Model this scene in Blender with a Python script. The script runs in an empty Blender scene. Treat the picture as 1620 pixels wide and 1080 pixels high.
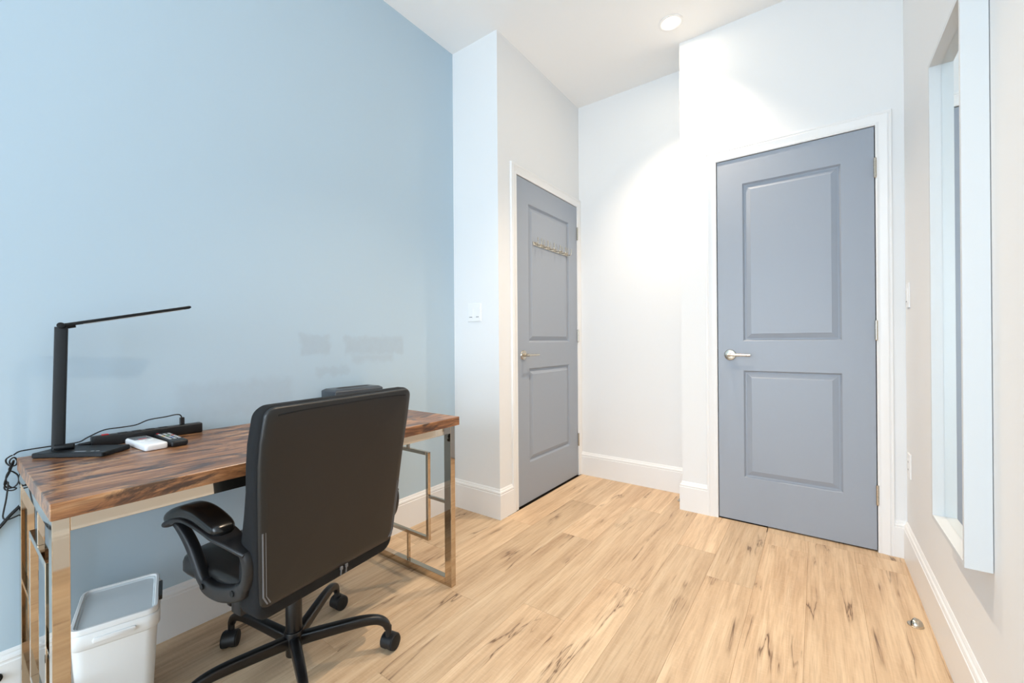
import bpy, bmesh, math, random
from math import sin, cos, pi, radians
from mathutils import Vector, Matrix
random.seed(7)

# ---------------------------------------------------------------- camera, world, light
S = 1.05                     # plan units -> metres
scene = bpy.context.scene
col = scene.collection
CAM = (1.83505, 0.0, 1.02116)
YAW, PITCH, ROLL, FPX = 0.62978, 0.0011, -0.00724, 661.13
cd = bpy.data.cameras.new('camera')
cd.sensor_fit = 'HORIZONTAL'; cd.sensor_width = 36.0
cd.lens = FPX / 1620 * 36.0
cd.clip_start = 0.02
cam = bpy.data.objects.new('camera', cd); col.objects.link(cam)
cam.location = [c * S for c in CAM]
_f = Vector((-sin(YAW) * cos(PITCH), cos(YAW) * cos(PITCH), sin(PITCH)))
_r = Vector((cos(YAW), sin(YAW), 0)); _u = _r.cross(_f)
_m = Matrix((_r, _u, -_f)).transposed() @ Matrix.Rotation(ROLL, 3, 'Z')
cam.rotation_euler = _m.to_euler()
scene.camera = cam

vs = scene.view_settings
vs.view_transform = 'Standard'; vs.look = 'None'; vs.gamma = 1.0; vs.use_curve_mapping = False
vs.exposure = 0.0
scene.cycles.use_denoising = True
scene.cycles.max_bounces = 10
scene.cycles.diffuse_bounces = 6
scene.cycles.sample_clamp_indirect = 6.0

w = bpy.data.worlds.new('world'); scene.world = w; w.use_nodes = True
w.node_tree.nodes['Background'].inputs[0].default_value = (0.55, 0.75, 1.0, 1)
w.node_tree.nodes['Background'].inputs[1].default_value = 0.3

WINDOW_POWER, WINDOW_COL = 88.0, (0.72, 0.86, 1.0)
SPOT_POWER, SPOT_COL = 120.0, (1.0, 0.80, 0.60)

# plan of the room
Y1, Y2, Y3 = 1.905, 2.926, 2.657
X1, X2, X3, H = 0.3532, 1.1723, 2.1715, 2.8262
YR = -3.0                    # wall behind the camera
DH = 2.044                    # top of the doors
WX0, WX1, WZ0, WZ1 = 0.30, 1.85, 0.12, 2.30

ld = bpy.data.lights.new('window_daylight', 'AREA'); ld.shape = 'RECTANGLE'
ld.size = (WX1 - WX0) * S; ld.size_y = (WZ1 - WZ0) * S
ld.energy = WINDOW_POWER; ld.color = WINDOW_COL
lo = bpy.data.objects.new('window_daylight', ld); col.objects.link(lo)
lo.location = ((WX0 + WX1) / 2 * S, (YR + 0.03) * S, (WZ0 + WZ1) / 2 * S)
lo.rotation_euler = (radians(90), 0, 0)      # shines towards +Y

# ---------------------------------------------------------------- materials
def lin(r, g, b):
    f = lambda c: (c / 255 / 12.92) if c / 255 <= 0.04045 else ((c / 255 + 0.055) / 1.055) ** 2.4
    return (f(r), f(g), f(b), 1)

class N:
    def __init__(self, name):
        self.m = bpy.data.materials.new(name); self.m.use_nodes = True
        self.t = self.m.node_tree; self.b = self.t.nodes['Principled BSDF']
    def n(self, typ, **kw):
        x = self.t.nodes.new(typ)
        for k, v in kw.items():
            if k.startswith('i_'):
                x.inputs[k[2:].replace('_', ' ')].default_value = v
            else: setattr(x, k, v)
        return x
    def l(self, a, b): self.t.links.new(a, b)
    def math(self, op, a, b=None, clamp=False):
        x = self.t.nodes.new('ShaderNodeMath'); x.operation = op; x.use_clamp = clamp
        for i, v in enumerate((a, b)):
            if v is None: continue
            if isinstance(v, (int, float)): x.inputs[i].default_value = v
            else: self.l(v, x.inputs[i])
        return x.outputs[0]
    def mix(self, fac, a, b, mode='MIX'):
        x = self.t.nodes.new('ShaderNodeMix'); x.data_type = 'RGBA'; x.blend_type = mode
        for i, v in ((0, fac), (6, a), (7, b)):
            if isinstance(v, (int, float)): x.inputs[i].default_value = v
            elif isinstance(v, tuple): x.inputs[i].default_value = v
            else: self.l(v, x.inputs[i])
        return x.outputs[2]
    def coord(self, scale=(1, 1, 1), offset=None):
        tc = self.n('ShaderNodeTexCoord'); mp = self.n('ShaderNodeMapping')
        v = tc.outputs['Object']
        if offset is not None:
            a = self.n('ShaderNodeVectorMath', operation='ADD'); self.l(v, a.inputs[0]); self.l(offset, a.inputs[1]); v = a.outputs[0]
        mp.inputs['Scale'].default_value = scale; self.l(v, mp.inputs['Vector'])
        return mp.outputs[0]
    def noise(self, vec, scale=1, detail=4, rough=.55, dist=0):
        x = self.n('ShaderNodeTexNoise', i_Scale=scale, i_Detail=detail, i_Roughness=rough, i_Distortion=dist)
        self.l(vec, x.inputs['Vector']); return x.outputs['Fac']
    def ramp(self, fac, stops, interp='LINEAR'):
        x = self.n('ShaderNodeValToRGB'); x.color_ramp.interpolation = interp
        e = x.color_ramp.elements
        while len(e) < len(stops): e.new(0.5)
        for k, (p, c) in enumerate(stops): e[k].position = p; e[k].color = c
        self.l(fac, x.inputs[0]); return x.outputs[0]
    def smooth(self, v, a, b):
        x = self.n('ShaderNodeMapRange'); x.interpolation_type = 'SMOOTHSTEP'
        x.inputs['From Min'].default_value = a; x.inputs['From Max'].default_value = b
        self.l(v, x.inputs['Value']); return x.outputs[0]
    def bump(self, h, strength=.1, dist=.002):
        x = self.n('ShaderNodeBump', i_Strength=strength, i_Distance=dist)
        self.l(h, x.inputs['Height']); self.l(x.outputs[0], self.b.inputs['Normal'])
    def set(self, color=None, rough=None, metal=None, spec=None, coat=None, emit=None, estr=None, trans=None, alpha=None):
        for k, v in (('Base Color', color), ('Roughness', rough), ('Metallic', metal), ('Specular IOR Level', spec), ('Coat Weight', coat),
                     ('Emission Color', emit), ('Emission Strength', estr), ('Transmission Weight', trans), ('Alpha', alpha)):
            if v is None: continue
            if hasattr(v, 'node'): self.l(v, self.b.inputs[k])
            else: self.b.inputs[k].default_value = v
        return self

def plain(name, rgb, rough=.5, metal=0, spec=.5, grain=0, gscale=200, coat=None):
    k = N(name); k.set(lin(*rgb), rough, metal, spec, coat)
    f = k.noise(k.coord(), gscale if grain else 40, 3)
    if grain: k.bump(f, grain, .001)
    else:
        r = k.n('ShaderNodeMapRange'); r.inputs['To Min'].default_value = rough * .92; r.inputs['To Max'].default_value = min(1, rough * 1.08)
        k.l(f, r.inputs['Value']); k.l(r.outputs[0], k.b.inputs['Roughness'])
    return k.m

M = {}
M['white_wall'] = plain('white_wall_paint', (235, 236, 236), .6, 0, .3, .04, 260)
M['ceiling'] = plain('ceiling_paint', (246, 246, 245), .8, 0, .2, .03, 260)
M['trim'] = plain('white_trim_paint', (239, 239, 238), .32, 0, .4)
M['door'] = plain('grey_blue_door_paint', (156, 164, 175), .38, 0, .4, .02, 180)
M['nickel'] = plain('satin_nickel', (196, 188, 174), .24, 1)
M['chrome'] = plain('polished_chrome', (202, 187, 168), .035, 1)
M['dark'] = plain('black_gap', (12, 12, 12), .8)
M['plate'] = plain('white_plate_plastic', (240, 241, 241), .35)
M['slot'] = plain('dark_slot', (120, 122, 124), .6)
M['leather'] = plain('black_leather', (30, 29, 28), .36, 0, .45, .18, 420)
M['fabric'] = plain('black_mesh_fabric', (24, 25, 27), .8, 0, .3, .9, 900)
M['plastic'] = plain('black_moulded_plastic', (25, 26, 28), .42, 0, .45, .08, 700)
M['padleather'] = plain('glossy_black_padding', (20, 20, 20), .24, 0, .5, .04, 300)
M['blackmetal'] = plain('black_painted_steel', (16, 16, 17), .3, 0, .5)
M['rubber'] = plain('black_rubber', (16, 16, 16), .7)
M['piping'] = plain('grey_piping', (104, 106, 110), .4)
M['lampblack'] = plain('matte_black_lamp', (14, 16, 18), .45, 0, .3)
M['cable'] = plain('black_cable', (15, 16, 17), .5)
M['binwhite'] = plain('white_bin_plastic', (232, 232, 230), .35)
M['red'] = plain('red_button', (190, 40, 45), .4)
M['whiteplastic'] = plain('glossy_white_plastic', (242, 242, 242), .22)
M['screen'] = plain('grey_lcd_screen', (112, 118, 122), .2)
M['btn'] = plain('light_grey_button', (205, 205, 205), .5)
M['yellow'] = plain('yellow_button', (220, 180, 60), .5)
M['blue'] = plain('blue_button', (70, 110, 190), .5)
M['greenb'] = plain('green_button', (70, 150, 90), .5)
M['tissue'] = plain('charcoal_box_plastic', (62, 68, 74), .36)
M['print'] = plain('pale_grey_print', (150, 154, 158), .5)
M['mirror'] = plain('mirror_glass', (238, 243, 243), .0, 1)
M['frame'] = plain('white_mirror_frame', (216, 218, 218), .35)
M['subfloor'] = plain('dark_subfloor', (70, 55, 40), .9)
M['ledlens'] = plain('frosted_led_strip', (200, 202, 204), .5)

k = N('lid_translucent'); k.set(lin(228, 235, 237), .2, 0, .5, trans=.12); k.bump(k.noise(k.coord(), 300, 2), .03); M['lid'] = k.m
k = N('lamp_lens'); k.set(lin(255, 240, 220), .5, emit=(1, .84, .62, 1), estr=80.0); M['lens'] = k.m
k = N('window_pane'); k.set(lin(225, 235, 245), .1, emit=(.72, .87, 1, 1), estr=2.0); M['pane'] = k.m

# blue wall: satin paint with a few grey scuffed patches where tape and heads have rubbed
k = N('blue_wall_paint')
tc = k.n('ShaderNodeTexCoord'); sp = k.n('ShaderNodeSeparateXYZ'); k.l(tc.outputs['Object'], sp.inputs[0])
wob = k.noise(k.coord(), 22, 4)
def patch(y0, y1, z0, z1, soft, amt):
    yy = k.math('ADD', sp.outputs[1], k.math('MULTIPLY', k.math('SUBTRACT', wob, .5), .05))
    zz = k.math('ADD', sp.outputs[2], k.math('MULTIPLY', k.math('SUBTRACT', wob, .5), -.06))
    m = k.math('MULTIPLY', k.smooth(yy, (y0 - soft) * S, (y0 + soft) * S), k.smooth(yy, (y1 + soft) * S, (y1 - soft) * S))
    m = k.math('MULTIPLY', m, k.smooth(zz, (z0 - soft) * S, (z0 + soft) * S))
    m = k.math('MULTIPLY', m, k.smooth(zz, (z1 + soft) * S, (z1 - soft) * S))
    return k.math('MULTIPLY', m, amt)
ms = [patch(.935, 1.075, .97, 1.062, .012, .38), patch(1.15, 1.50, .965, 1.055, .014, .38), patch(1.19, 1.44, .925, .965, .016, .32),
      patch(.50, .90, .745, .875, .02, .28), patch(1.01, 1.17, .87, .91, .01, .3)]
mm = ms[0]
for q in ms[1:]: mm = k.math('MAXIMUM', mm, q)
mm = k.math('MULTIPLY', mm, k.math('ADD', .55, k.math('MULTIPLY', k.noise(k.coord((1, 1, 1)), 30, 4), .9)), True)
c = k.mix(mm, lin(186, 206, 219), lin(169, 182, 193))
k.set(c, .5, 0, .35); k.bump(k.noise(k.coord(), 240, 3), .04, .001); M['blue_wall'] = k.m

# oak planks
def oak():
    k = N('oak_plank')
    oi = k.n('ShaderNodeObjectInfo'); rnd = oi.outputs['Random']
    cb = k.n('ShaderNodeCombineXYZ')
    k.l(k.math('MULTIPLY', rnd, 41.3), cb.inputs[0]); k.l(k.math('MULTIPLY', rnd, 87.7), cb.inputs[1])
    off = cb.outputs[0]
    broad = k.noise(k.coord((7, .8, 1), off), 1, 5, .6, 1.2)
    fine = k.noise(k.coord((130, 5, 1), off), 1, 3, .6)
    mid = k.noise(k.coord((28, 1.6, 1), off), 1, 5, .65, .6)
    rays = k.noise(k.coord((30, 160, 1), off), 1, 2, .5)
    base = k.ramp(broad, [(.28, lin(170, 136, 101)), (.47, lin(198, 168, 131)), (.68, lin(216, 190, 154))])
    base = k.mix(.55, base, k.ramp(mid, [(.3, lin(158, 124, 90)), (.5, lin(198, 167, 131)), (.72, lin(220, 195, 160))]))
    base = k.mix(k.math('MULTIPLY', k.smooth(fine, .45, .7), .30), base, lin(150, 118, 86))
    base = k.mix(k.math('MULTIPLY', k.smooth(rays, .52, .66), .09), base, lin(224, 204, 174))
    # long checks in the grain
    cr = k.noise(k.coord((8.5, .7, 1), off), 1, 5, .58, .35)
    line = k.math('SUBTRACT', 1, k.smooth(k.math('ABSOLUTE', k.math('SUBTRACT', cr, .5)), .0015, .011))
    mask = k.smooth(k.noise(k.coord((4, 2.2, 1), off), 1.3, 2), .50, .66)
    line = k.math('MULTIPLY', line, mask)
    smear = k.math('MULTIPLY', k.math('SUBTRACT', 1, k.smooth(k.math('ABSOLUTE', k.math('SUBTRACT', cr, .5)), .0, .06)), mask)
    base = k.mix(k.math('MULTIPLY', smear, .38), base, lin(138, 104, 74))
    base = k.mix(k.math('MULTIPLY', line, .75), base, lin(84, 58, 38))
    # knots
    vo = k.n('ShaderNodeTexVoronoi', i_Scale=1.0, feature='F1'); wv = k.coord((5.6, 2.0, .01), off)
    k.l(wv, vo.inputs['Vector'])
    sc = k.n('ShaderNodeSeparateColor'); k.l(vo.outputs['Color'], sc.inputs[0])
    kd = k.math('ADD', vo.outputs['Distance'], k.math('MULTIPLY', k.math('SUBTRACT', mid, .5), .10))
    pick = k.math('GREATER_THAN', sc.outputs[0], .50)
    halo = k.math('MULTIPLY', k.math('SUBTRACT', 1, k.smooth(kd, .03, .22)), pick)
    core = k.math('MULTIPLY', k.math('SUBTRACT', 1, k.smooth(kd, .015, .065)), pick)
    base = k.mix(k.math('MULTIPLY', halo, .4), base, lin(146, 110, 78))
    base = k.mix(k.math('MULTIPLY', core, .6), base, lin(72, 50, 34))
    hs = k.n('ShaderNodeHueSaturation'); k.l(base, hs.inputs['Color'])
    k.l(k.math('ADD', 1.02, k.math('MULTIPLY', rnd, .26)), hs.inputs['Value'])
    hs.inputs['Saturation'].default_value = 0.93
    k.set(hs.outputs[0], .42, 0, .35)
    k.bump(k.math('ADD', k.math('MULTIPLY', fine, .3), k.math('MULTIPLY', line, -1)), .12, .001)
    return k.m
M['oak'] = oak()

def rustic():
    k = N('rustic_brown_laminate')
    a = k.noise(k.coord((12, 1.9, 12)), 1.6, 7, .68, 1.3)
    b = k.noise(k.coord((70, 5, 70)), 1, 5, .65)
    dpat = k.noise(k.coord((9, 3.2, 9)), 1.3, 6, .7, 1.2)
    c = k.ramp(a, [(.32, lin(66, 40, 26)), (.44, lin(128, 84, 54)), (.54, lin(174, 122, 80)), (.67, lin(202, 156, 112))])
    c = k.mix(k.math('MULTIPLY', k.smooth(b, .44, .66), .55), c, lin(88, 54, 34))
    c = k.mix(k.math('MULTIPLY', k.smooth(dpat, .49, .60), .85), c, lin(52, 38, 34))
    k.set(c, .30, 0, .5); k.bump(b, .06, .001)
    return k.m
M['rustic'] = rustic()

# ---------------------------------------------------------------- mesh helpers
def lk(o, parent=None):
    col.objects.link(o)
    if parent is not None: o.parent = parent
    return o

def rooto(name, label=None, cat=None, loc=(0, 0, 0), rz=0, group=None, kind=None):
    o = bpy.data.objects.new(name, None); o.empty_display_size = .05
    o.location = [c * S for c in loc]; o.rotation_euler = (0, 0, rz)
    o['off'] = 0
    del o['off']
    return tag(lk(o), label, cat, group, kind)

def tag(o, label=None, cat=None, group=None, kind=None):
    for kk, v in (('label', label), ('category', cat), ('group', group), ('kind', kind)):
        if v: o[kk] = v
    return o

class B:
    def __init__(self): self.b = bmesh.new()
    def box(self, x0, x1, y0, y1, z0, z1, bev=0, seg=2, rot=None):
        vs_ = [self.b.verts.new((x, y, z)) for x in (x0, x1) for y in (y0, y1) for z in (z0, z1)]
        fs = [self.b.faces.new([vs_[i] for i in q]) for q in ((0, 1, 3, 2), (4, 6, 7, 5), (0, 4, 5, 1), (2, 3, 7, 6), (0, 2, 6, 4), (1, 5, 7, 3))]
        if bev:
            es = list({e for f in fs for e in f.edges})
            bmesh.ops.bevel(self.b, geom=es, offset=bev, segments=seg, profile=.5, affect='EDGES')
        if rot is not None:
            raise NotImplementedError
        return self
    def rings(self, rings, cap0=True, cap1=True, closed=True, loop=False):
        rv = [[self.b.verts.new(p) for p in r] for r in rings]
        n = len(rings[0])
        prs = list(zip(rv, rv[1:])) + ([(rv[-1], rv[0])] if loop else [])
        for a, c in prs:
            for i in range(n if closed else n - 1):
                j = (i + 1) % n
                self.b.faces.new((a[i], a[j], c[j], c[i]))
        if not loop:
            if cap0: self.b.faces.new(list(reversed(rv[0])))
            if cap1: self.b.faces.new(rv[-1])
        return self
    def tube(self, pts, r, n=10, caps=True, loop=False):
        P = [Vector(p) for p in pts]; rings = []
        up = Vector((0, 0, 1)); prev = None
        for i, p in enumerate(P):
            a = P[i - 1] if (i or loop) else P[0]; c = P[(i + 1) % len(P)] if (i < len(P) - 1 or loop) else P[-1]
            t = (c - a).normalized()
            if prev is None:
                u_ = t.orthogonal().normalized()
            else:
                u_ = (prev - t * prev.dot(t)).normalized()
            prev = u_; v_ = t.cross(u_)
            rr = r[i] if isinstance(r, (list, tuple)) else r
            rings.append([p + (u_ * cos(2 * pi * q / n) + v_ * sin(2 * pi * q / n)) * rr for q in range(n)])
        return self.rings(rings, caps, caps, loop=loop)
    def cyl(self, p0, p1, r0, r1=None, n=24, bev=0):
        p0, p1 = Vector(p0), Vector(p1); r1 = r0 if r1 is None else r1
        t = (p1 - p0).normalized(); u_ = t.orthogonal().normalized(); v_ = t.cross(u_)
        ring = lambda p, r: [p + (u_ * cos(2 * pi * q / n) + v_ * sin(2 * pi * q / n)) * r for q in range(n)]
        if bev:
            rs = [ring(p0, r0 - bev), ring(p0 + t * bev * .3, r0 - bev * .3), ring(p0 + t * bev, r0), ring(p1 - t * bev, r1), ring(p1 - t * bev * .3, r1 - bev * .3), ring(p1, r1 - bev)]
        else: rs = [ring(p0, r0), ring(p1, r1)]
        return self.rings(rs)
    def sweep(self, path, section):
        """path: list of (origin, side vector, up vector); section: closed list of (s,u)"""
        return self.rings([[Vector(o) + Vector(a) * s + Vector(b_) * u for s, u in section] for o, a, b_ in path])
    def quad(self, *p):
        self.b.faces.new([self.b.verts.new(q) for q in p]); return self
    def obj(self, name, mat, parent=None, off=(0, 0, 0), smooth=False, loc=None, rot=None, kind=None, label=None):
        bmesh.ops.remove_doubles(self.b, verts=self.b.verts, dist=1e-6)
        bmesh.ops.recalc_face_normals(self.b, faces=self.b.faces)
        for v in self.b.verts: v.co = (v.co - Vector(off)) * S
        me = bpy.data.meshes.new(name); self.b.to_mesh(me); self.b.free()
        me.materials.append(M[mat] if isinstance(mat, str) else mat)
        if smooth:
            for p in me.polygons: p.use_smooth = True
            me.set_sharp_from_angle(angle=radians(smooth if smooth is not True else 40))
        o = bpy.data.objects.new(name, me)
        if loc: o.location = [c * S for c in loc]
        if rot: o.rotation_euler = rot
        lk(o, parent)
        if kind: o['kind'] = kind
        if label: o['label'] = label
        return o

def rrect(w, h, r, n=5, cx=0, cy=0):
    pts = []
    for sx, sy, a0 in ((1, 1, 0), (-1, 1, pi / 2), (-1, -1, pi), (1, -1, 1.5 * pi)):
        for i in range(n + 1):
            a = a0 + pi / 2 * i / n
            pts.append((cx + sx * (w / 2 - r) + r * cos(a), cy + sy * (h / 2 - r) + r * sin(a)))
    return pts

def spline(pts, n=6):
    P = [Vector(p) for p in pts]; out = []
    for i in range(len(P) - 1):
        a, b, c, d = P[max(i - 1, 0)], P[i], P[i + 1], P[min(i + 2, len(P) - 1)]
        for q in range(n):
            t = q / n
            out.append(.5 * ((2 * b) + (c - a) * t + (2 * a - 5 * b + 4 * c - d) * t * t + (3 * b - a - 3 * c + d) * t ** 3))
    out.append(P[-1]); return out

def struct(b, name, mat, **kw): return b.obj(name, mat, kind='structure', **kw)

# ---------------------------------------------------------------- shell
T = .12
struct(B().box(-T, 0, YR - T, Y2 + T, 0, H), 'wall_left', 'blue_wall')
struct(B().box(0, X1, Y1, Y1 + .10, 0, H), 'wall_stub', 'white_wall')
D1A, D1B = 2.0857, 2.8755      # closet door opening along y
D2A, D2B = 1.3753, 2.0642      # entry door opening along x
G = .006                       # dark gap round a leaf
b = B().box(X1 - T, X1, Y1 + .10, D1A - G, 0, H).box(X1 - T, X1, D1B + G, Y2, 0, H).box(X1 - T, X1, D1A - G, D1B + G, DH + G, H).box(X1 - T, X1 - .055, D1A - G, D1B + G, 0, DH + G)
struct(b, 'wall_closet', 'white_wall')
struct(B().box(X1 - T, X3 + T, Y2, Y2 + T, 0, H), 'wall_back', 'white_wall')
b = B().box(X2, D2A - G, Y3, Y2, 0, H).box(D2B + G, X3, Y3, Y2, 0, H).box(D2A - G, D2B + G, Y3, Y2, DH + G, H).box(D2A - G, D2B + G, Y3 + .055, Y2, 0, DH + G)
struct(b, 'wall_entry', 'white_wall')
struct(B().box(X3, X3 + T, YR - T, Y2, 0, H), 'wall_right', 'white_wall')
b = B().box(0, WX0, YR - T, YR, 0, H).box(WX1, X3, YR - T, YR, 0, H).box(WX0, WX1, YR - T, YR, 0, WZ0).box(WX0, WX1, YR - T, YR, WZ1, H)
struct(b, 'wall_rear', 'white_wall')
struct(B().box(-T, X3 + T, YR - T, Y2 + T, H, H + .1), 'ceiling', 'ceiling')

# window behind the camera
win = rooto('window_1', 'white framed window in the wall behind the camera', None, ((WX0 + WX1) / 2, YR, WZ0), kind='structure')
wo = ((WX0 + WX1) / 2, YR, WZ0)
def frame4(b, x0, x1, z0, z1, wd, y0, y1):
    b.box(x0, x0 + wd, y0, y1, z0, z1).box(x1 - wd, x1, y0, y1, z0, z1).box(x0 + wd, x1 - wd, y0, y1, z0, z0 + wd).box(x0 + wd, x1 - wd, y0, y1, z1 - wd, z1)
    return b
frame4(B(), WX0, WX1, WZ0, WZ1, .05, YR - .10, YR - .02).obj('window_frame', 'trim', win, wo)
B().box((WX0 + WX1) / 2 - .02, (WX0 + WX1) / 2 + .02, YR - .09, YR - .03, WZ0 + .05, WZ1 - .05).obj('mullion', 'trim', win, wo)
for a, c in ((WX0 + .05, (WX0 + WX1) / 2 - .02), ((WX0 + WX1) / 2 + .02, WX1 - .05)):
    B().box(a, c, YR - .066, YR - .06, WZ0 + .05, WZ1 - .05).obj('pane', 'pane', win, wo)
B().box(WX0 - .04, WX1 + .04, YR - .02, YR + .015, WZ0 - .03, WZ0, .004).obj('window_sill', 'trim', win, wo)

# ---------------------------------------------------------------- floor planks
floor = struct(B().box(-T, X3 + T, YR - T, Y2 + T, -.08, -.012), 'floor', 'subfloor')
PW, PL = .1783, 1.165
ENDS = {}                      # known end joints (column edge index -> y)
x = .0125 - PW
cols = []
while x < X3: cols.append(x); x += PW
known = {6: 1.345, 5: 1.965, 9: 1.964, 3: .776, 4: 1.24, 7: .52, 8: 1.02, 10: 1.28, 11: 1.425, 2: .30, 1: 1.42, 0: .4, 12: 1.30}
def plank(x0, x1, y0, y1):
    g = .0002
    x0, x1, y0, y1 = x0 + g, x1 - g, y0 + g, y1 - g
    if x1 - x0 < .01 or y1 - y0 < .01: return
    bv = .0006; z = 0
    b = B()
    b.rings([[(x0, y0, -.011), (x1, y0, -.011), (x1, y1, -.011), (x0, y1, -.011)],
             [(x0, y0, z - bv), (x1, y0, z - bv), (x1, y1, z - bv), (x0, y1, z - bv)],
             [(x0 + bv, y0 + bv, z), (x1 - bv, y0 + bv, z), (x1 - bv, y1 - bv, z), (x0 + bv, y1 - bv, z)]])
    cx, cy = (x0 + x1) / 2, (y0 + y1) / 2
    b.obj('plank', 'oak', floor, (cx, cy, 0), loc=(cx, cy, 0))
XB, YB = 1.612, 2.59           # border strip laid across in front of the entry door
for i, xa in enumerate(cols):
    x0, x1 = max(xa, .0), min(xa + PW, X3)
    if x1 - x0 < .012: continue
    yend = Y2 if x0 < X2 else Y3
    if x0 < X1 and x1 <= X1 + .03: yend = Y1 + .05
    if x0 > XB - .02: yend = YB
    y = known.get(i, .5)
    while y > YR: y -= PL
    while y < yend:
        a, c = max(y, YR), min(y + PL, yend)
        plank(x0, x1, a, c); y += PL
plank(XB, 2.06, YB, Y3 + .05); plank(2.06, X3, YB, Y3 + .05)

# ---------------------------------------------------------------- baseboards
BT, BH = .014, .172
PROF = [(0, 0), (BT, 0), (BT, .140), (BT - .0025, .142), (BT - .0025, .146), (BT - .001, .150), (BT - .0035, .157), (BT - .008, .161), (BT - .008, .164), (BT - .010, .168), (BT - .0125, BH), (0, BH)]
def baseboard(name, p0, p1, nrm, m0=0, m1=0):
    """straight run p0->p1 on a wall, nrm points into the room; m = mitre (+1 outside corner, -1 inside corner)"""
    p0, p1, nv = Vector((*p0, 0)), Vector((*p1, 0)), Vector((*nrm, 0)); t = (p1 - p0).normalized()
    r0 = [p0 + nv * d - t * (d * m0) + Vector((0, 0, z)) for d, z in PROF]
    r1 = [p1 + nv * d + t * (d * m1) + Vector((0, 0, z)) for d, z in PROF]
    struct(B().rings([r0, r1]), name, 'trim')
CW = .059
baseboard('baseboard_left', (0, YR), (0, Y1), (1, 0), -1, -1)
baseboard('baseboard_stub', (0, Y1), (X1, Y1), (0, -1), -1, 1)
baseboard('baseboard_closet', (X1, Y1), (X1, D1A - .006 - CW + .004), (1, 0), 1, 0)
baseboard('baseboard_back', (X1, Y2), (X2, Y2), (0, -1), -1, -1)
baseboard('baseboard_return', (X2, Y2), (X2, Y3), (-1, 0), -1, 1)
baseboard('baseboard_entry', (X2, Y3), (D2A - .006 - CW + .004, Y3), (0, -1), 1, 0)
baseboard('baseboard_entry', (D2B + .006 + CW - .004, Y3), (X3, Y3), (0, -1), 0, -1)
baseboard('baseboard_right', (X3, Y3), (X3, YR), (-1, 0), -1, -1)
baseboard('baseboard_rear', (X3, YR), (0, YR), (0, 1), -1, -1)

# ---------------------------------------------------------------- doors
def casing(name, kx, ky, a, c, top):
    """kx(along, out, z) maps door-plane coordinates to the room"""
    prof = [(0, 0), (0, .008), (.006, .0105), (.012, .0085), (.016, .0085), (.030, .012), (.042, .0155), (.048, .0125), (.052, .0145), (CW - .002, .0145), (CW, .012), (CW, 0)]
    P = lambda s, z, o: kx(s, o, z)
    a -= .004; c += .004; top += .004
    l0 = [P(a - u, 0, h) for u, h in prof]; l1 = [P(a - u, top + u, h) for u, h in prof]
    r1 = [P(c + u, top + u, h) for u, h in prof]; r0 = [P(c + u, 0, h) for u, h in prof]
    struct(B().rings([l0, l1, r1, r0]), name, 'trim', smooth=25)

def door(name, label, P, a, c, hinge_right, ro, lever_len=.105):
    """P(along, out, z) -> room point; leaf spans a..c"""
    root = rooto(name, label, None, ro, kind='structure')
    z0, z1 = .008, DH
    F = .003                                      # leaf face a little behind the wall plane
    wdt = c - a
    pa, pc = a + .128, c - .126
    pans = [(1.0175, 1.8985), (.2555, .8525)]
    b = B()
    def bx(s0, s1, h0, h1):
        n0 = [P(s0, -.041, h0), P(s1, -.041, h0), P(s1, -.041, h1), P(s0, -.041, h1)]
        n1 = [P(s0, F, h0), P(s1, F, h0), P(s1, F, h1), P(s0, F, h1)]
        b.rings([n0, n1])
    bx(a, pa, z0, z1); bx(pc, c, z0, z1)
    bx(pa, pc, z0, pans[1][0]); bx(pa, pc, pans[1][1], pans[0][0]); bx(pa, pc, pans[0][1], z1)
    b.obj('leaf', 'door', root, ro)
    for h0, h1 in pans:
        prof = [(0, F), (.002, F - .002), (.007, F - .0105), (.010, F - .0125), (.014, F - .0125), (.038, F - .002), (.0395, F - .0005), (.043, F - .0005)]
        rs = [[P(pa + u, d, h0 + u), P(pc - u, d, h0 + u), P(pc - u, d, h1 - u), P(pa + u, d, h1 - u)] for u, d in prof]
        B().rings(rs, cap0=False).obj('panel', 'door', root, ro)
    hx = c + G / 2 if hinge_right else a - G / 2
    for hz in ((1.8905 + 1.7993) / 2, 1.065, .275):
        h = B()
        for q in range(5):
            h.cyl(P(hx, .0085, hz - .0455 + q * .0182), P(hx, .0085, hz - .0455 + q * .0182 + .0172), .0062, n=12)
        h.cyl(P(hx, .0085, hz - .047), P(hx, .0085, hz + .047), .0052, n=10)
        h.cyl(P(hx, .0085, hz - .050), P(hx, .0085, hz - .0455), .004, .0062, n=10)
        h.obj('hinge', 'nickel', root, ro, smooth=True)
    s = a + .062; hz = .939
    hd = B().cyl(P(s, F, hz), P(s, F + .008, hz), .031, .029, 28, .002).obj('handle', 'nickel', root, ro, smooth=True)
    lv = B().cyl(P(s, F + .007, hz), P(s, F + .05, hz), .0095, n=16, bev=.001)
    pts = spline([P(s - .008, F + .05, hz), P(s + .02, F + .052, hz), P(s + .06, F + .052, hz), P(s + lever_len, F + .050, hz)], 5)
    lv.tube(pts, .0068, 12)
    lv.obj('lever', 'nickel', hd, ro, smooth=True)
    x0, x1 = sorted((P(a - G, 0, 0)[0], P(a - .0005, -.03, 0)[0])); y0, y1 = sorted((P(a - G, 0, 0)[1], P(a - .0005, -.03, 0)[1]))
    B().box(x0, x1, y0, y1, hz - .03, hz + .03).obj('strike_plate', 'dark', root, ro)
    return root
P1 = lambda s, o, z: (X1 + o, s, z)
P2 = lambda s, o, z: (s, Y3 - o, z)
door('door_1', 'narrow grey-blue two-panel closet door with a hook rail, beside the light switch', P1, D1A, D1B, True, (X1, (D1A + D1B) / 2, 0))
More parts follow.
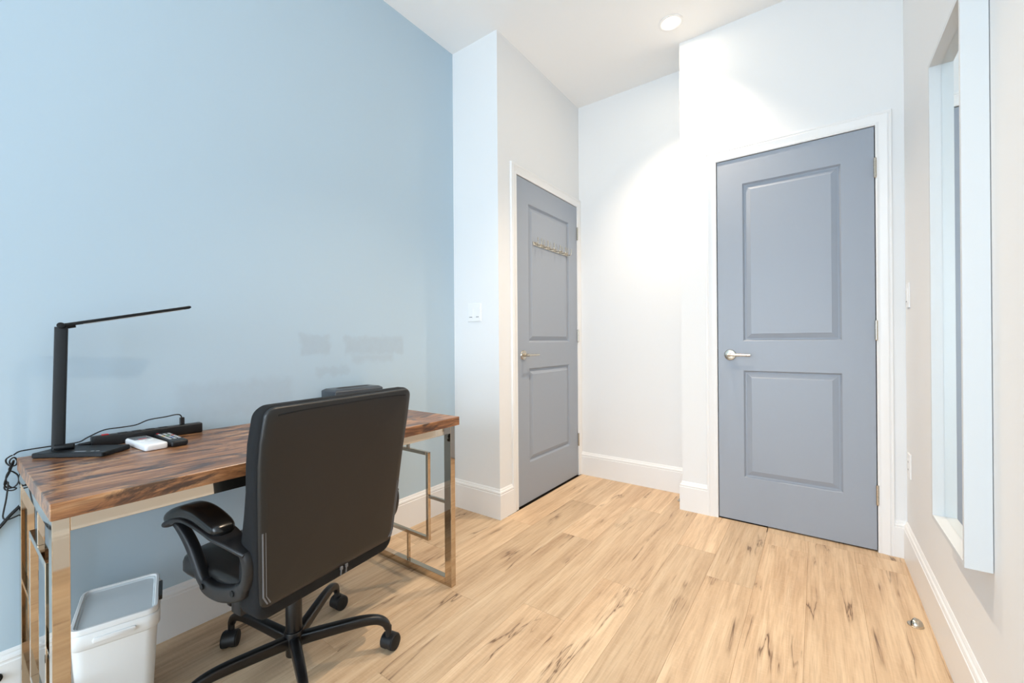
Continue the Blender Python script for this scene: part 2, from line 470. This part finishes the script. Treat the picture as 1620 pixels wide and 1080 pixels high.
door('door_2', 'wide grey-blue two-panel door with lever handle, right of the white alcove', P2, D2A, D2B, True, ((D2A + D2B) / 2, Y3, 0))
# closet casing is squeezed against the alcove's back wall
def casing1():
    prof = [(0, 0), (0, .008), (.006, .0105), (.012, .0085), (.016, .0085), (.030, .012), (.042, .0155), (.048, .0125), (.052, .0145), (CW - .002, .0145), (CW, .012), (CW, 0)]
    a, c, top = D1A - .004, D1B + .004, DH + .004
    lim = Y2 - c - .001
    sq = lim / CW
    l0 = [P1(a - u, h, 0) for u, h in prof]; l1 = [P1(a - u, h, top + u) for u, h in prof]
    r1 = [P1(c + u * sq, h, top + u) for u, h in prof]; r0 = [P1(c + u * sq, h, 0) for u, h in prof]
    struct(B().rings([l0, l1, r1, r0]), 'trim_1', 'trim', smooth=25)
casing1()
casing('trim_2', P2, None, D2A, D2B, DH)

# ---------------------------------------------------------------- recessed lamps
def downlight(x, y, label):
    r = rooto('recessed_downlight', label, 'ceiling light', (x, y, H), group='recessed ceiling downlights')
    n = 40; prof = [(.066, 0), (.066, -.003), (.060, -.0045), (.052, -.004), (.046, -.0015), (.043, -.0008)]
    rs = [[(x + rr * cos(2 * pi * q / n), y + rr * sin(2 * pi * q / n), H + z) for q in range(n)] for rr, z in prof]
    B().rings(rs, cap0=False, cap1=False).obj('trim_ring', 'trim', r, (x, y, H), smooth=True)
    B().cyl((x, y, H - .0012), (x, y, H - .0004), .044, n=32).obj('lens', 'lens', r, (x, y, H))
    l = bpy.data.lights.new('downlight_beam', 'SPOT'); l.energy = SPOT_POWER; l.color = SPOT_COL
    l.spot_size = radians(100); l.spot_blend = 1.0; l.shadow_soft_size = .018
    lo_ = bpy.data.objects.new('downlight_beam', l); lk(lo_, r); lo_.location = (0, 0, -.02 * S)
LX = 1.178
downlight(LX, 2.4545, 'lit round recessed downlight in the ceiling above the two doors')
downlight(LX, 1.25, 'recessed downlight in the ceiling above the right end of the desk')

# ---------------------------------------------------------------- desk
TOPZ, UND = .7075, .6725
DX0, DX1, DY0, DY1 = .026, .612, .128, 1.297
dl = ((DX0 + DX1) / 2, (DY0 + DY1) / 2, 0)
desk = rooto('desk', 'writing desk with rustic brown wooden top and polished chrome frame legs against the blue wall', 'desk', dl)
B().box(DX0, DX1, DY0, DY1, UND, TOPZ, .0012, 1).obj('desktop', 'rustic', desk, dl)
FX0, FX1 = .030, .602
LW, LT = .038, .0262
def endframe(y0):
    y1 = y0 + LT
    for xa in (FX0, FX1 - LW):
        B().box(xa, xa + LW, y0, y1, 0, UND, .0012, 2).obj('leg', 'chrome', desk, dl)
    B().box(FX0 + LW, FX1 - LW, y0, y1, 0, .032, .001, 2).obj('bottom_rail', 'chrome', desk, dl)
    B().box(FX0 + LW, FX1 - LW, y0, y1, UND - .030, UND, .001, 2).obj('top_rail', 'chrome', desk, dl)
    ym = (y0 + y1) / 2; t = .0075; cx = (FX0 + FX1) / 2 + .003
    xi0, xi1, zi0, zi1 = cx - .1395, cx + .1395, .1535, .541
    w2 = 2 * t
    fr = B().box(xi0, xi0 + w2, ym - t, ym + t, zi0, zi1, .0008, 1).box(xi1 - w2, xi1, ym - t, ym + t, zi0, zi1, .0008, 1)
    fr.box(xi0 + w2, xi1 - w2, ym - t, ym + t, zi0, zi0 + w2, .0008, 1).box(xi0 + w2, xi1 - w2, ym - t, ym + t, zi1 - w2, zi1, .0008, 1)
    fr.obj('inner_square', 'chrome', desk, dl)
    s = .006; zc = .3465
    for x0, x1, z0, z1 in ((xi1, FX1 - LW, zc - s, zc + s), (FX0 + LW, xi0, zc - s, zc + s), (cx - s, cx + s, .032, zi0), (cx - s, cx + s, zi1, UND - .03)):
        B().box(x0, x1, ym - s, ym + s, z0, z1, .0006, 1).obj('connector_bar', 'chrome', desk, dl)
endframe(.131); endframe(1.2525)
for x0 in (FX1 - .020, FX0):
    B().box(x0, x0 + .020, .131 + LT, 1.2525, UND - .030, UND, .0008, 1).obj('apron_rail', 'chrome', desk, dl)

# ---------------------------------------------------------------- office chair
CH = (.497, .657, 0)
chair = rooto('office_chair', 'black leather swivel office chair with armrests and five-star base, turned to the desk', 'chair', CH, radians(187))
# star base
BASE_ROT = radians(51 - 187)
for q in range(5):
    a = BASE_ROT + q * 2 * pi / 5
    d = Vector((cos(a), sin(a), 0)); sd = Vector((-sin(a), cos(a), 0)); up = Vector((0, 0, 1))
    prof = spline([(.018, 0, .090), (.10, 0, .100), (.18, 0, .1085), (.225, 0, .110), (.255, 0, .105), (.275, 0, .092), (.284, 0, .074)], 4)
    rings = []
    for i, p in enumerate(prof):
        t = i / (len(prof) - 1)
        pn = prof[min(i + 1, len(prof) - 1)] - prof[max(i - 1, 0)]; pn.normalize()
        nrm = Vector((-pn.z, 0, pn.x))
        wd, hh = .030 - .010 * t, .036 - .014 * t
        rings.append([d * (p.x + nrm.x * u) + up * (p.z + nrm.z * u) + sd * s for s, u in rrect(wd, hh, .007, 3)])
    B().rings(rings).obj('leg', 'blackmetal', chair, smooth=50)
    # caster under the leg end
    cc = d * .286; ca = a + (0.9, -.5, 2.2, .3, 1.5)[q]
    ax = Vector((-sin(ca), cos(ca), 0)); fw = Vector((cos(ca), sin(ca), 0))
    wc = cc + up * .0255 + fw * .008
    hood = []
    for s in [-.021, -.019, .019, .021]:
        rr = .0275 if abs(s) < .02 else .022
        arc = [wc + ax * s + fw * (rr * cos(g)) + up * (rr * sin(g)) for g in [radians(v) for v in range(-25, 206, 15)]]
        hood.append(arc)
    cs = B().rings(hood)
    cs.cyl(cc + up * .045, cc + up * .08, .010, n=14)
    cs_o = cs.obj('caster', 'plastic', chair, smooth=40)
    for s in (-1, 1):
        B().cyl(wc + ax * (.0035 * s), wc + ax * (.0245 * s), .0255, n=26, bev=.004).obj('wheel', 'rubber', cs_o, smooth=40)
B().cyl((0, 0, .070), (0, 0, .122), .028, n=28, bev=.002).obj('base_hub', 'blackmetal', chair, smooth=40)
B().cyl((0, 0, .045), (0, 0, .225), .0235, n=28, bev=.002).cyl((0, 0, .225), (0, 0, .262), .0265, .0255, 28, .001).cyl((0, 0, .262), (0, 0, .305), .015, n=20).obj('gas_column', 'blackmetal', chair, smooth=40)
B().box(-.12, .10, -.07, .07, .302, .335, .006).box(-.06, .06, -.12, .12, .318, .338, .004).obj('tilt_mechanism', 'blackmetal', chair)
B().tube(spline([(.02, -.07, .315), (.03, -.14, .312), (.03, -.20, .308)], 4), .005, 8).box(.018, .042, -.24, -.195, .300, .316, .004).obj('height_lever', 'plastic', chair)

def pad(outline, prof, place):
    """outline: closed 2-D list about (0,0); prof: list of (scale_x, scale_y, depth)"""
    return B().rings([[place(x * sx, y * sy, d) for x, y in outline] for sx, sy, d in prof])
# seat cushion: outline in (x forward, y left), depth is z
so = rrect(.435, .425, .075, 8)
sprof = [(.86, .86, 0), (.96, .96, .006), (1, 1, .020), (1, 1, .046), (.985, .985, .058), (.94, .94, .067), (.80, .82, .073), (.45, .45, .0715), (.05, .05, .070)]
seat = pad(so, sprof, lambda x, y, d: (x + .045, y, .338 + d - (max(0, x - .10) ** 2) * 1.6)).obj('seat', 'leather', chair, smooth=60)
for xs in (.18, .12, .06, 0, -.06):
    yy = [(-.19 + .38 * i / 14) for i in range(15)]
    B().tube([(xs, y, .4095 - .006 * (abs(y) / .19) ** 4 - max(0, xs - .135) ** 2 * 1.6) for y in yy], .0022, 6).obj('stitching', 'fabric', seat)
B().box(-.15, .22, -.19, .19, .322, .336, .006).obj('seat_pan', 'plastic', chair)

# backrest
def XR(z): return -.189 - (z - .36) * .108 - .25 * max(0, z - .62) ** 2
ZB0, ZB1 = .314, .8715
def bw(z):      # half width scale with height
    return .228 + .028 * min(1, max(0, (z - .33) / .42)) - .003 * max(0, (z - .78) / .09)
OY = -.012
hz_ = (ZB1 - ZB0) / 2; zc_ = (ZB1 + ZB0) / 2
bo = rrect(2.0, 2 * hz_, .001, 1)
def outline_back(r_top, r_bot, z0, z1, inset):
    pts = []
    def arc(cy, cz, r, a0):
        for i in range(7):
            a = a0 + pi / 2 * i / 6; pts.append((cy + r * cos(a), cz + r * sin(a)))
    W1, W0 = bw(z1) - inset, bw(z0) - inset
    arc(W1 - r_top, z1 - r_top, r_top, 0)
    n = 8
    for i in range(1, n): pts.append((-(W1 - r_top) + 2 * (W1 - r_top) * 0 , 0)) if False else None
    arc(-(W1 - r_top), z1 - r_top, r_top, pi / 2)
    for i in range(1, n):
        z = (z1 - r_top) + (z0 + r_bot - z1 + r_top) * i / n; pts.append((-(bw(z) - inset), z))
    arc(-(W0 - r_bot), z0 + r_bot, r_bot, pi)
    arc(W0 - r_bot, z0 + r_bot, r_bot, 1.5 * pi)
    for i in range(1, n):
        z = (z0 + r_bot) + (z1 - r_top - z0 - r_bot) * i / n; pts.append((bw(z) - inset, z))
    return pts
def back_solid(out, prof, zc):
    """prof: (inset scale, depth from rear face)"""
    rs = []
    for sc_, d in prof:
        rs.append([(XR(zc + (z - zc) * sc_) + (d if d < .03 else d * (1 + .75 * min(1, max(0, (.64 - z) / .2)))), OY + y * sc_, zc + (z - zc) * sc_) for y, z in out])
    return B().rings(rs)
ob = outline_back(.030, .035, ZB0, ZB1, 0)
backrest = back_solid(ob, [(.02, .004), (.5, .004), (.94, .004), (.975, .006), (.995, .013), (1, .022), (1, .042), (.99, .050), (.96, .057), (.88, .063), (.6, .067), (.3, .069), (.02, .069)], zc_).obj('backrest', 'fabric', chair, smooth=60)
ZP0, ZP1 = .352, .868
op = outline_back(.026, .022, ZP0, ZP1, .006)
zcp = (ZP0 + ZP1) / 2
rear = back_solid(op, [(1.0, .020), (1.0, .006), (.992, .0005), (.975, -.003), (.90, -.005), (.6, -.0075), (.3, -.0085), (.02, -.009)], zcp).obj('rear_panel', 'leather', chair, smooth=60)
for s in (-1, 1):
    for o_ in (.013, .020):
        zz = [.372 + (.555 - .372) * i / 12 for i in range(13)]
        pts = [(XR(z) - .0022, OY + s * (bw(z) - o_ - (.010 if i == 0 else 0)), z - (.006 if i == 0 else 0)) for i, z in enumerate(zz)]
        B().tube(pts, .0022, 6).obj('piping', 'piping', rear)
# top roll and bottom band of the rear cover
yy = [(-.205 + .41 * i / 20) for i in range(21)]
B().tube([(XR(.852) - .0015, OY + y * 1.06, .852 - .005 * (abs(y) / .205) ** 6) for y in yy], .0030, 8).obj('top_seam', 'fabric', rear)
for y in (-.025, -.043):
    zp = B().box(XR(.35) - .008, XR(.35) - .003, y - .0045, y + .0045, .346, .356, .001, 1)
    zp.tube([(XR(.34) - .006, y, .346), (XR(.33) - .005, y, .330)], .0022, 6)
    zp.obj('zipper_pull', 'piping', rear)
# armrests
for s in (1, -1):
    ya = -.020 + .249 * s
    path = spline([(-.160, 0, .502), (-.168, 0, .475), (-.160, 0, .432), (-.130, 0, .396), (-.085, 0, .374), (-.02, 0, .357), (.035, 0, .357), (.066, 0, .372), (.085, 0, .398), (.115, 0, .445), (.150, 0, .482), (.185, 0, .508)], 5)
    rings = []
    for i, p in enumerate(path):
        t = (path[min(i + 1, len(path) - 1)] - path[max(i - 1, 0)]).normalized(); nrm = Vector((-t.z, 0, t.x))
        f_ = i / (len(path) - 1)
        hh = .030 if f_ < .8 else .030 - .008 * (f_ - .8) / .2
        if .25 < f_ < .6: hh = .042
        wd = .030
        rings.append([p + nrm * u + Vector((0, ya + v - s * .012 * sin(pi * f_), 0)) for u, v in rrect(hh, wd, .009, 3)])
    arm = B().rings(rings).obj('armrest', 'plastic', chair, smooth=50)
    # top shelf
    top = spline([(-.172, 0, .500), (-.12, 0, .517), (-.05, 0, .534), (.03, 0, .545), (.09, 0, .545), (.150, 0, .530), (.188, 0, .512), (.199, 0, .503)], 5)
    rings = []
    for i, p in enumerate(top):
        t = (top[min(i + 1, len(top) - 1)] - top[max(i - 1, 0)]).normalized(); nrm = Vector((-t.z, 0, t.x))
        f_ = i / (len(top) - 1)
        wd = .030 + .040 * min(1, f_ * 4) - .030 * max(0, (f_ - .8) / .2) ** 2
        ysh = ya + s * (.006 * min(1, f_ * 4))
        rings.append([p + nrm * u + Vector((0, ysh + v, 0)) for u, v in rrect(.012, wd, .005, 3)])
    B().rings(rings).obj('arm_shelf', 'plastic', arm, smooth=50)
    rings = []
    L = spline([(-.082, 0, .536), (-.05, 0, .548), (.02, 0, .564), (.08, 0, .564), (.135, 0, .549), (.178, 0, .530), (.201, 0, .514)], 6)
    for i, p in enumerate(L):
        t = (L[min(i + 1, len(L) - 1)] - L[max(i - 1, 0)]).normalized(); nrm = Vector((-t.z, 0, t.x))
        f_ = i / (len(L) - 1)
        e = max(.12, (1 - (2 * f_ - 1) ** 6)) ** .5
        rings.append([p + nrm * (u * e) + Vector((0, ya + s * .006 + v * e, 0)) for u, v in rrect(.040, .064, .017, 5)])
    B().rings(rings).obj('arm_pad', 'padleather', arm, smooth=60)
    for bx_, bz in ((.045, .362), (-.105, .386)):
        B().cyl((bx_, ya + s * .004, bz), (bx_, ya + s * .0075, bz), .008, n=14).obj('bolt', 'rubber', arm)
    br = B().box(-.092, -.046, .196 * s - .012, .196 * s + .012, .306, .362, .005).cyl((-.046, s * .200, .330), (-.034, s * .200, .330), .012, n=16, bev=.002)
    br.obj('back_bracket', 'plastic', chair, smooth=40)

# ---------------------------------------------------------------- waste bin
BC = (.212, .303, 0); bin_ang = radians(-14.5)
wbin = rooto('waste_bin', 'white plastic bin with pale translucent lid standing under the desk', 'bin', BC, bin_ang)
BLn, BWd, BHt = .246, .183, .285
def rr3(sx, sy, z, r): return [(x, y, z) for x, y in rrect(sx, sy, r, 5)]
B().rings([rr3(BLn - .055, BWd - .04, .002, .02), rr3(BLn - .052, BWd - .037, .0, .022), rr3(BLn - .05, BWd - .036, .006, .022), rr3(BLn - .014, BWd - .012, BHt - .045, .026),
           rr3(BLn - .020, BWd - .018, BHt - .045, .024), rr3(BLn - .058, BWd - .044, .010, .018)]).obj('body', 'binwhite', wbin, smooth=50)
B().rings([rr3(BLn - .010, BWd - .008, BHt - .048, .027), rr3(BLn - .002, BWd - .001, BHt - .044, .029), rr3(BLn, BWd, BHt - .012, .030), rr3(BLn - .006, BWd - .006, BHt - .008, .028),
           rr3(BLn - .020, BWd - .020, BHt - .008, .022), rr3(BLn - .024, BWd - .022, BHt - .048, .022)], loop=True).obj('rim', 'binwhite', wbin, smooth=50)
B().rings([[(BLn / 2 + d, x, BHt - .027 + y) for x, y in rrect(.085 - q, .013 - q, .006 - q / 2, 5)] for d, q in ((-.004, 0), (.004, 0), (.0055, .004))]).obj('front_lip', 'binwhite', wbin, smooth=40)
lid = B().rings([rr3(BLn - .016, BWd - .016, BHt - .0078, .025), rr3(BLn - .018, BWd - .018, BHt + .002, .024), rr3(BLn - .030, BWd - .030, BHt + .002, .02), rr3(BLn - .036, BWd - .036, BHt - .002, .018)]).obj('lid', 'lid', wbin, smooth=40)
B().rings([[(x, y, BHt + z) for x, y in rrect(BLn - i_, BWd - i_, .028 - i_ / 2, 5)] for z, i_ in ((-.0075, .008), (.003, .007), (.0065, .011), (.0065, .022), (.0022, .027), (-.0075, .015))], loop=True).obj('lid_rim', 'binwhite', lid, smooth=40)
B().box(-.05, .05, BWd / 2 - .004, BWd / 2 + .004, BHt - .008, BHt + .006, .002).obj('hinge_clip', 'plastic', lid)

# ---------------------------------------------------------------- things on the desk
Z = TOPZ
# desk lamp: plate turned about 40 degrees
LB = (.116, .245, Z); la = math.atan2(.127, .150)
lamp = rooto('desk_lamp', 'slim black folding desk lamp with flat arm on the left end of the desk', 'lamp', LB)
ca, sa = cos(la), sin(la)
def LP(u, v, z): return (LB[0] + u * ca - v * sa, LB[1] + u * sa + v * ca, Z + z)
def lring(w, h, r, z): return [LP(x, y, z) for x, y in rrect(w, h, r, 4)]
base = B().rings([lring(.186, .089, .006, 0), lring(.190, .093, .007, .002), lring(.190, .093, .007, .011), lring(.187, .090, .006, .0135)]).obj('base', 'lampblack', lamp, LB, smooth=30)
for u, wd in ((.020, .030), (.052, .008), (.066, .008)):
    B().rings([[LP(u + x, -.030 + y, z_) for x, y in rrect(wd, .005, .001, 2)] for z_ in (.0133, .0139)]).obj('printed_mark', 'print', base, LB)
px_, py_ = .073, .2055
B().cyl((px_ + .002, py_ - .012, Z + .021), (px_ + .016, py_ + .026, Z + .021), .0085, n=18, bev=.001).cyl((px_ - .002, py_ - .006, Z + .013), (px_ - .002, py_ - .006, Z + .021), .012, n=18).obj('base_hinge', 'lampblack', lamp, LB, smooth=40)
pole_w, pole_t = .0275, .011
po = rrect(pole_t, pole_w, .003, 3)
an = radians(-22)
rot2 = lambda x, y, a: (x * cos(a) - y * sin(a), x * sin(a) + y * cos(a))
B().rings([[(px_ + rot2(x, y, an)[0], py_ + yo + rot2(x, y, an)[1], zz) for x, y in po] for zz, yo in ((Z + .022, -.004), (1.074, .0035))]).obj('pole', 'lampblack', lamp, LB, smooth=30)
hp = Vector((px_, py_ + .0035, 1.078)); tip = Vector((.130, .501, 1.1460))
dd = (tip - hp).normalized(); sdv = dd.cross(Vector((0, 0, 1))).normalized(); upv = sdv.cross(dd)
B().cyl(hp - sdv * .018, hp + sdv * .018, .0085, n=18, bev=.001).cyl(hp - dd * .002 - upv * .004, hp + dd * .028 - upv * .004, .0075, n=16, bev=.001).obj('head_hinge', 'lampblack', lamp, LB, smooth=40)
head_sec = rrect(.034, .0085, .003, 3)
B().sweep([(hp + dd * q, sdv, upv) for q in (.006, .01)] + [(tip - dd * .004, sdv, upv), (tip, sdv * .9, upv * .6)], head_sec).obj('head', 'lampblack', lamp, LB, smooth=30)
B().sweep([(hp + dd * .045 - upv * .0045, sdv, upv), (tip - dd * .02 - upv * .0045, sdv, upv)], rrect(.024, .0015, .0005, 1)).obj('led_strip', 'ledlens', lamp, LB)

# power strip along the wall
PS = (.040, .415, Z)
strip = rooto('power_strip', 'long black power strip lying along the blue wall at the back of the desk', 'power strip', PS)
sy0, sy1, sx0, sx1, sz = .273, .556, .027, .058, .0335
psb = B().box(sx0, sx1, sy0, sy1, Z, Z + sz, .004, 3).obj('housing', 'plastic', strip, PS, smooth=40)
B().box(.037, .049, .296, .312, Z + sz - .001, Z + sz + .003, .001, 1).obj('switch', 'red', strip, PS)
for i in range(4):
    y = .345 + i * .034
    B().box(.034, .051, y - .011, y + .011, Z + sz - .0005, Z + sz + .0008).obj('socket', 'rubber', psb, PS)
def chain(pts, r, n=6): return B().tube(spline(pts, n), r, 8)
B().tube([(.042, sy0 + .002, Z + .014), (.031, sy0 - .024, Z + .012)], [.0065, .0045], 10).obj('strain_relief', 'plastic', strip, PS)
chain([(.031, .250, Z + .012), (.016, .240, Z + .004), (.008, .222, Z - .012), (.0065, .19, Z - .030), (.0065, .16, Z - .07), (.0065, .145, .600), (.0065, .140, .575), (.0065, .118, .548), (.0065, .098, .520), (.007, .06, .47), (.0075, .02, .40), (.009, -.03, .30), (.0195, -.08, .18), (.0195, -.10, .13)], .0042).obj('cord', 'cable', strip, PS, smooth=True)

# usb cable of the lamp with its tied slack hanging off the desk end
UC = (.045, .499, Z + sz)
usb = rooto('usb_cable', 'thin black cable from the power strip with a tied bundle hanging off the desk', 'cable', UC)
B().box(.040, .050, .4925, .5055, Z + sz + .0008, Z + sz + .026, .0015, 1).obj('plug', 'plastic', usb, UC)
chain([(.045, .4985, Z + sz + .025), (.045, .493, .7765), (.045, .478, .7785), (.045, .4537, .7755), (.045, .4088, .7718), (.045, .377, .7605), (.045, .339, .7585), (.043, .302, .7568), (.038, .267, .740), (.030, .25, .7285),
       (.022, .22, .7255), (.0165, .19, .7250), (.0165, .15, .7240), (.0185, .132, .7225), (.0195, .122, .715)], .0019).obj('cord', 'cable', usb, UC, smooth=True)
# slack loops in a vertical plane beside the wall (x about .012)
bx0 = .0195
loops = [(.124, .715), (.119, .713), (.113, .706), (.114, .695), (.121, .686), (.130, .687), (.133, .697), (.128, .708), (.121, .705), (.119, .696), (.123, .684), (.119, .668), (.112, .652), (.110, .636), (.117, .625), (.128, .627), (.135, .640), (.134, .656), (.126, .668), (.118, .676), (.122, .690), (.127, .70),
         (.124, .684), (.114, .664), (.113, .645), (.120, .628), (.131, .622), (.124, .618), (.112, .622), (.110, .632), (.116, .642), (.113, .60), (.1085, .565), (.107, .548), (.112, .540), (.125, .541), (.140, .546), (.150, .552)]
lp = [(bx0 + .003 * sin(i * 1.7) , y - .004, z) for i, (y, z) in enumerate(loops)]
chain(lp, .0018).obj('tied_bundle', 'cable', usb, UC, smooth=True)

# white remote
def remote(name, label, c, ang, L, Wd, Ht, mat, rr):
    r = rooto(name, label, 'remote control', (c[0], c[1], Z), ang)
    ring = lambda k_, z: [(x, y, z) for x, y in rrect(L - k_, Wd - k_, max(.001, rr - k_ / 2), 5)]
    bd = B().rings([ring(.008, 0), ring(.002, .002), ring(0, .006), ring(0, Ht - .005), ring(.003, Ht - .0015), ring(.008, Ht)]).obj('body', mat, r, smooth=40)
    return r, bd
r1, bd1 = remote('air_conditioner_remote', 'white remote control with small grey screen lying beside the lamp base', (.162, .376), radians(184), .172, .056, .0195, 'whiteplastic', .010)
B().box(.022, .078, -.021, .021, .0193, .0199).obj('screen', 'screen', r1)
B().box(.026, .034, -.010, .010, .0197, .0202).obj('printed_mark', 'red', r1)
for i in range(2):
    B().rings([[(-.002 + x, -.011 + .022 * i + y, z_) for x, y in rrect(.012, .014, .004, 3)] for z_ in (.0193, .0206)]).obj('button', 'whiteplastic', r1)
r2, bd2 = remote('television_remote', 'black remote control with rows of small coloured buttons beside the white one', (.156, .4375), radians(180), .184, .044, .018, 'plastic', .008)
B().rings([[(.083 + .004 * cos(t_), .012 + .004 * sin(t_), z_) for t_ in [2 * pi * q / 10 for q in range(10)]] for z_ in (.0178, .0192)]).obj('button', 'red', r2)
for rw in range(9):
    for cl in range(3):
        m_ = 'btn'
        if rw == 3: m_ = ('red', 'greenb', 'yellow')[cl]
        if rw == 6 and cl == 1: m_ = 'blue'
        xx, y_ = .064 - rw * .0135, -.012 + cl * .012
        B().rings([[(xx + x, y_ + y, z_) for x, y in rrect(.0065, .0075, .002, 2)] for z_ in (.0178, .0191)]).obj('button', m_, r2)

# tissue box behind the chair
TB = (.076, 1.145, Z)
tb = rooto('tissue_box', 'charcoal grey tissue box with slot top at the right of the desk behind the chair', 'tissue box', TB)
tr = lambda w_, h_, r_, z_: [(TB[0] + x, TB[1] + y, Z + z_) for x, y in rrect(w_, h_, r_, 4)]
B().rings([tr(.114, .246, .006, 0), tr(.118, .250, .007, .003), tr(.118, .250, .007, .098), tr(.114, .246, .006, .101), tr(.094, .222, .006, .108)], cap1=True).obj('body', 'tissue', tb, TB, smooth=30)
B().rings([tr(.034, .150, .014, .1078), tr(.034, .150, .014, .1086)]).obj('slot', 'dark', tb, TB)
B().rings([tr(.048, .164, .018, .1075), tr(.046, .162, .018, .1095), tr(.036, .152, .015, .1095), tr(.034, .150, .014, .1078)], loop=True).obj('slot_rim', 'tissue', tb, TB, smooth=40)

# ---------------------------------------------------------------- mirror on the right wall
MY0, MY1, MZ0, MZ1 = 1.468, 1.826, .464, 1.875
MC = (X3, (MY0 + MY1) / 2, MZ0)
mir = rooto('wall_mirror', 'tall mirror in a deep white box frame hanging on the right wall', 'mirror', MC)
XF = 2.122; wd = .0125
for a_ in ('bottom', 'top'):
    z0, z1 = (MZ0, MZ0 + wd) if a_ == 'bottom' else (MZ1 - wd, MZ1)
    B().box(XF, X3 - .0015, MY0 + wd, MY1 - wd, z0, z1, .0006, 1).obj('frame_rail', 'frame', mir, MC)
for y0 in (MY0, MY1 - wd):
    B().box(XF, X3 - .0015, y0, y0 + wd, MZ0, MZ1, .0006, 1).obj('frame_stile', 'frame', mir, MC)
B().box(2.149, 2.153, MY0 + wd + .0008, MY1 - wd - .0008, MZ0 + wd + .0008, MZ1 - wd - .0008).obj('glass', 'mirror', mir, MC)
B().box(2.154, 2.162, MY0 + wd + .0008, MY1 - wd - .0008, MZ0 + wd + .0008, MZ1 - wd - .0008).obj('backing', 'dark', mir, MC)

# ---------------------------------------------------------------- switches, outlet
def plate(name, label, cat, P, s0, s1, z0, z1, n, outlet=False):
    c = P((s0 + s1) / 2, 0, (z0 + z1) / 2)
    r = rooto(name, label, cat, c)
    f = lambda a0, a1, h0, h1, d: [P(a0, d, h0), P(a1, d, h0), P(a1, d, h1), P(a0, d, h1)]
    B().rings([f(s0, s1, z0, z1, .0005), f(s0, s1, z0, z1, .004), f(s0 + .003, s1 - .003, z0 + .003, z1 - .003, .006)]).obj('plate', 'plate', r, c)
    step = (s1 - s0) / n; zm = (z0 + z1) / 2
    for i in range(n):
        m_ = s0 + step * (i + .5)
        B().rings([f(m_ - .016, m_ + .016, zm - .032, zm + .032, .0055), f(m_ - .0155, m_ + .0155, zm - .0315, zm + .0315, .0078 if not outlet else .007)]).obj('rocker' if not outlet else 'socket_face', 'plate', r, c)
        if outlet:
            for dz in (-.017, .017):
                for ds in (-.005, .005):
                    B().rings([f(m_ + ds - .001, m_ + ds + .001, zm + dz - .004, zm + dz + .004, d) for d in (.0065, .0074)]).obj('slot', 'slot', r, c)
        else:
            B().rings([f(m_ - .011, m_ + .011, zm - .029, zm - .0255, d) for d in (.0070, .0084)]).obj('slot', 'slot', r, c)
            B().rings([f(m_ - .011, m_ + .011, zm + .021, zm + .0225, d) for d in (.0070, .0084)]).obj('slot', 'plate', r, c)
PS_ = lambda s, o, z: (s, Y1 - o, z)
PR_ = lambda s, o, z: (X3 - o, s, z)
plate('light_switch', 'white double light switch on the white wall between blue wall and closet door', 'light switch', PS_, .119, .224, 1.1455, 1.2545, 2)
plate('light_switch', 'white single light switch on the right wall beside the entry door', 'light switch', PR_, 2.535, 2.602, 1.162, 1.272, 1)
plate('wall_outlet', 'white electrical outlet low on the right wall near the corner', 'outlet', PR_, 2.535, 2.602, .398, .506, 1, True)

# ---------------------------------------------------------------- hook rail on the closet door
HR = (X1 + .002, 2.50, 1.660)
rail = rooto('hook_rail', 'brushed metal rail of six coat hooks on the closet door', 'coat hooks', HR)
xf = X1 + .0022
B().box(xf, xf + .005, 2.264, 2.738, 1.646, 1.668, .001, 1).obj('bar', 'nickel', rail, HR)
for i in range(6):
    y = 2.30 + i * .0805
    h = B().box(xf + .005, xf + .008, y - .012, y + .012, 1.645, 1.669, .001, 1)
    h.tube(spline([(xf + .006, y, 1.655), (xf + .030, y, 1.648), (xf + .043, y, 1.652), (xf + .047, y, 1.668), (xf + .046, y, 1.690)], 5), .0036, 8)
    h.tube(spline([(xf + .006, y, 1.662), (xf + .016, y, 1.668), (xf + .019, y, 1.680), (xf + .018, y, 1.700)], 4), .0032, 8)
    h.obj('hook', 'nickel', rail, HR, smooth=50)

# ---------------------------------------------------------------- floor door stops
def dome_stop(x, y, ang, label, R=.0215):
    r = rooto('door_stop', label, 'door stop', (x, y, 0), ang, group='domed floor door stops')
    n = 28
    prof = [(R, 0), (R, .004), (R * .96, .010), (R * .84, .016), (R * .62, .0205), (R * .3, .023), (.0003, .0235)]
    cut = -.006
    rs = [[(max(cut, rr * cos(2 * pi * q / n)), rr * sin(2 * pi * q / n), z) for q in range(n)] for rr, z in prof]
    b = bmesh.new()
    B_ = B(); B_.rings(rs, cap0=True, cap1=True); B_.obj('dome', 'nickel', r, smooth=35)
    B().rings([[(rr * cos(2 * pi * q / n), rr * sin(2 * pi * q / n), z) for q in range(n)] for rr, z in ((R + .001, 0), (R + .001, .0022), (R, .003))]).obj('base_plate', 'nickel', r)
    B().box(-.0105, -.0055, -.014, .014, .003, .016, .002).obj('rubber_bumper', 'rubber', r)
dome_stop(2.1140, 2.050, radians(-20), 'half-dome metal door stop on the floor beside the right baseboard')
dome_stop(1.1305, 2.785, radians(10), 'small metal door stop half hidden behind the alcove corner baseboard')

# black fitting on the baseboard at the left edge of the photo
WP = (BT, .089, .110)
wp = rooto('wall_fitting', 'small round black fitting on the baseboard left of the desk leg', 'fitting', WP)
B().cyl((BT, .089, .110), (BT + .006, .089, .110), .0125, n=24, bev=.0015).obj('disc', 'rubber', wp, WP, smooth=40)
B().cyl((BT + .006, .089, .110), (BT + .016, .089, .110), .008, n=18, bev=.0015).obj('stub', 'rubber', wp, WP, smooth=40)
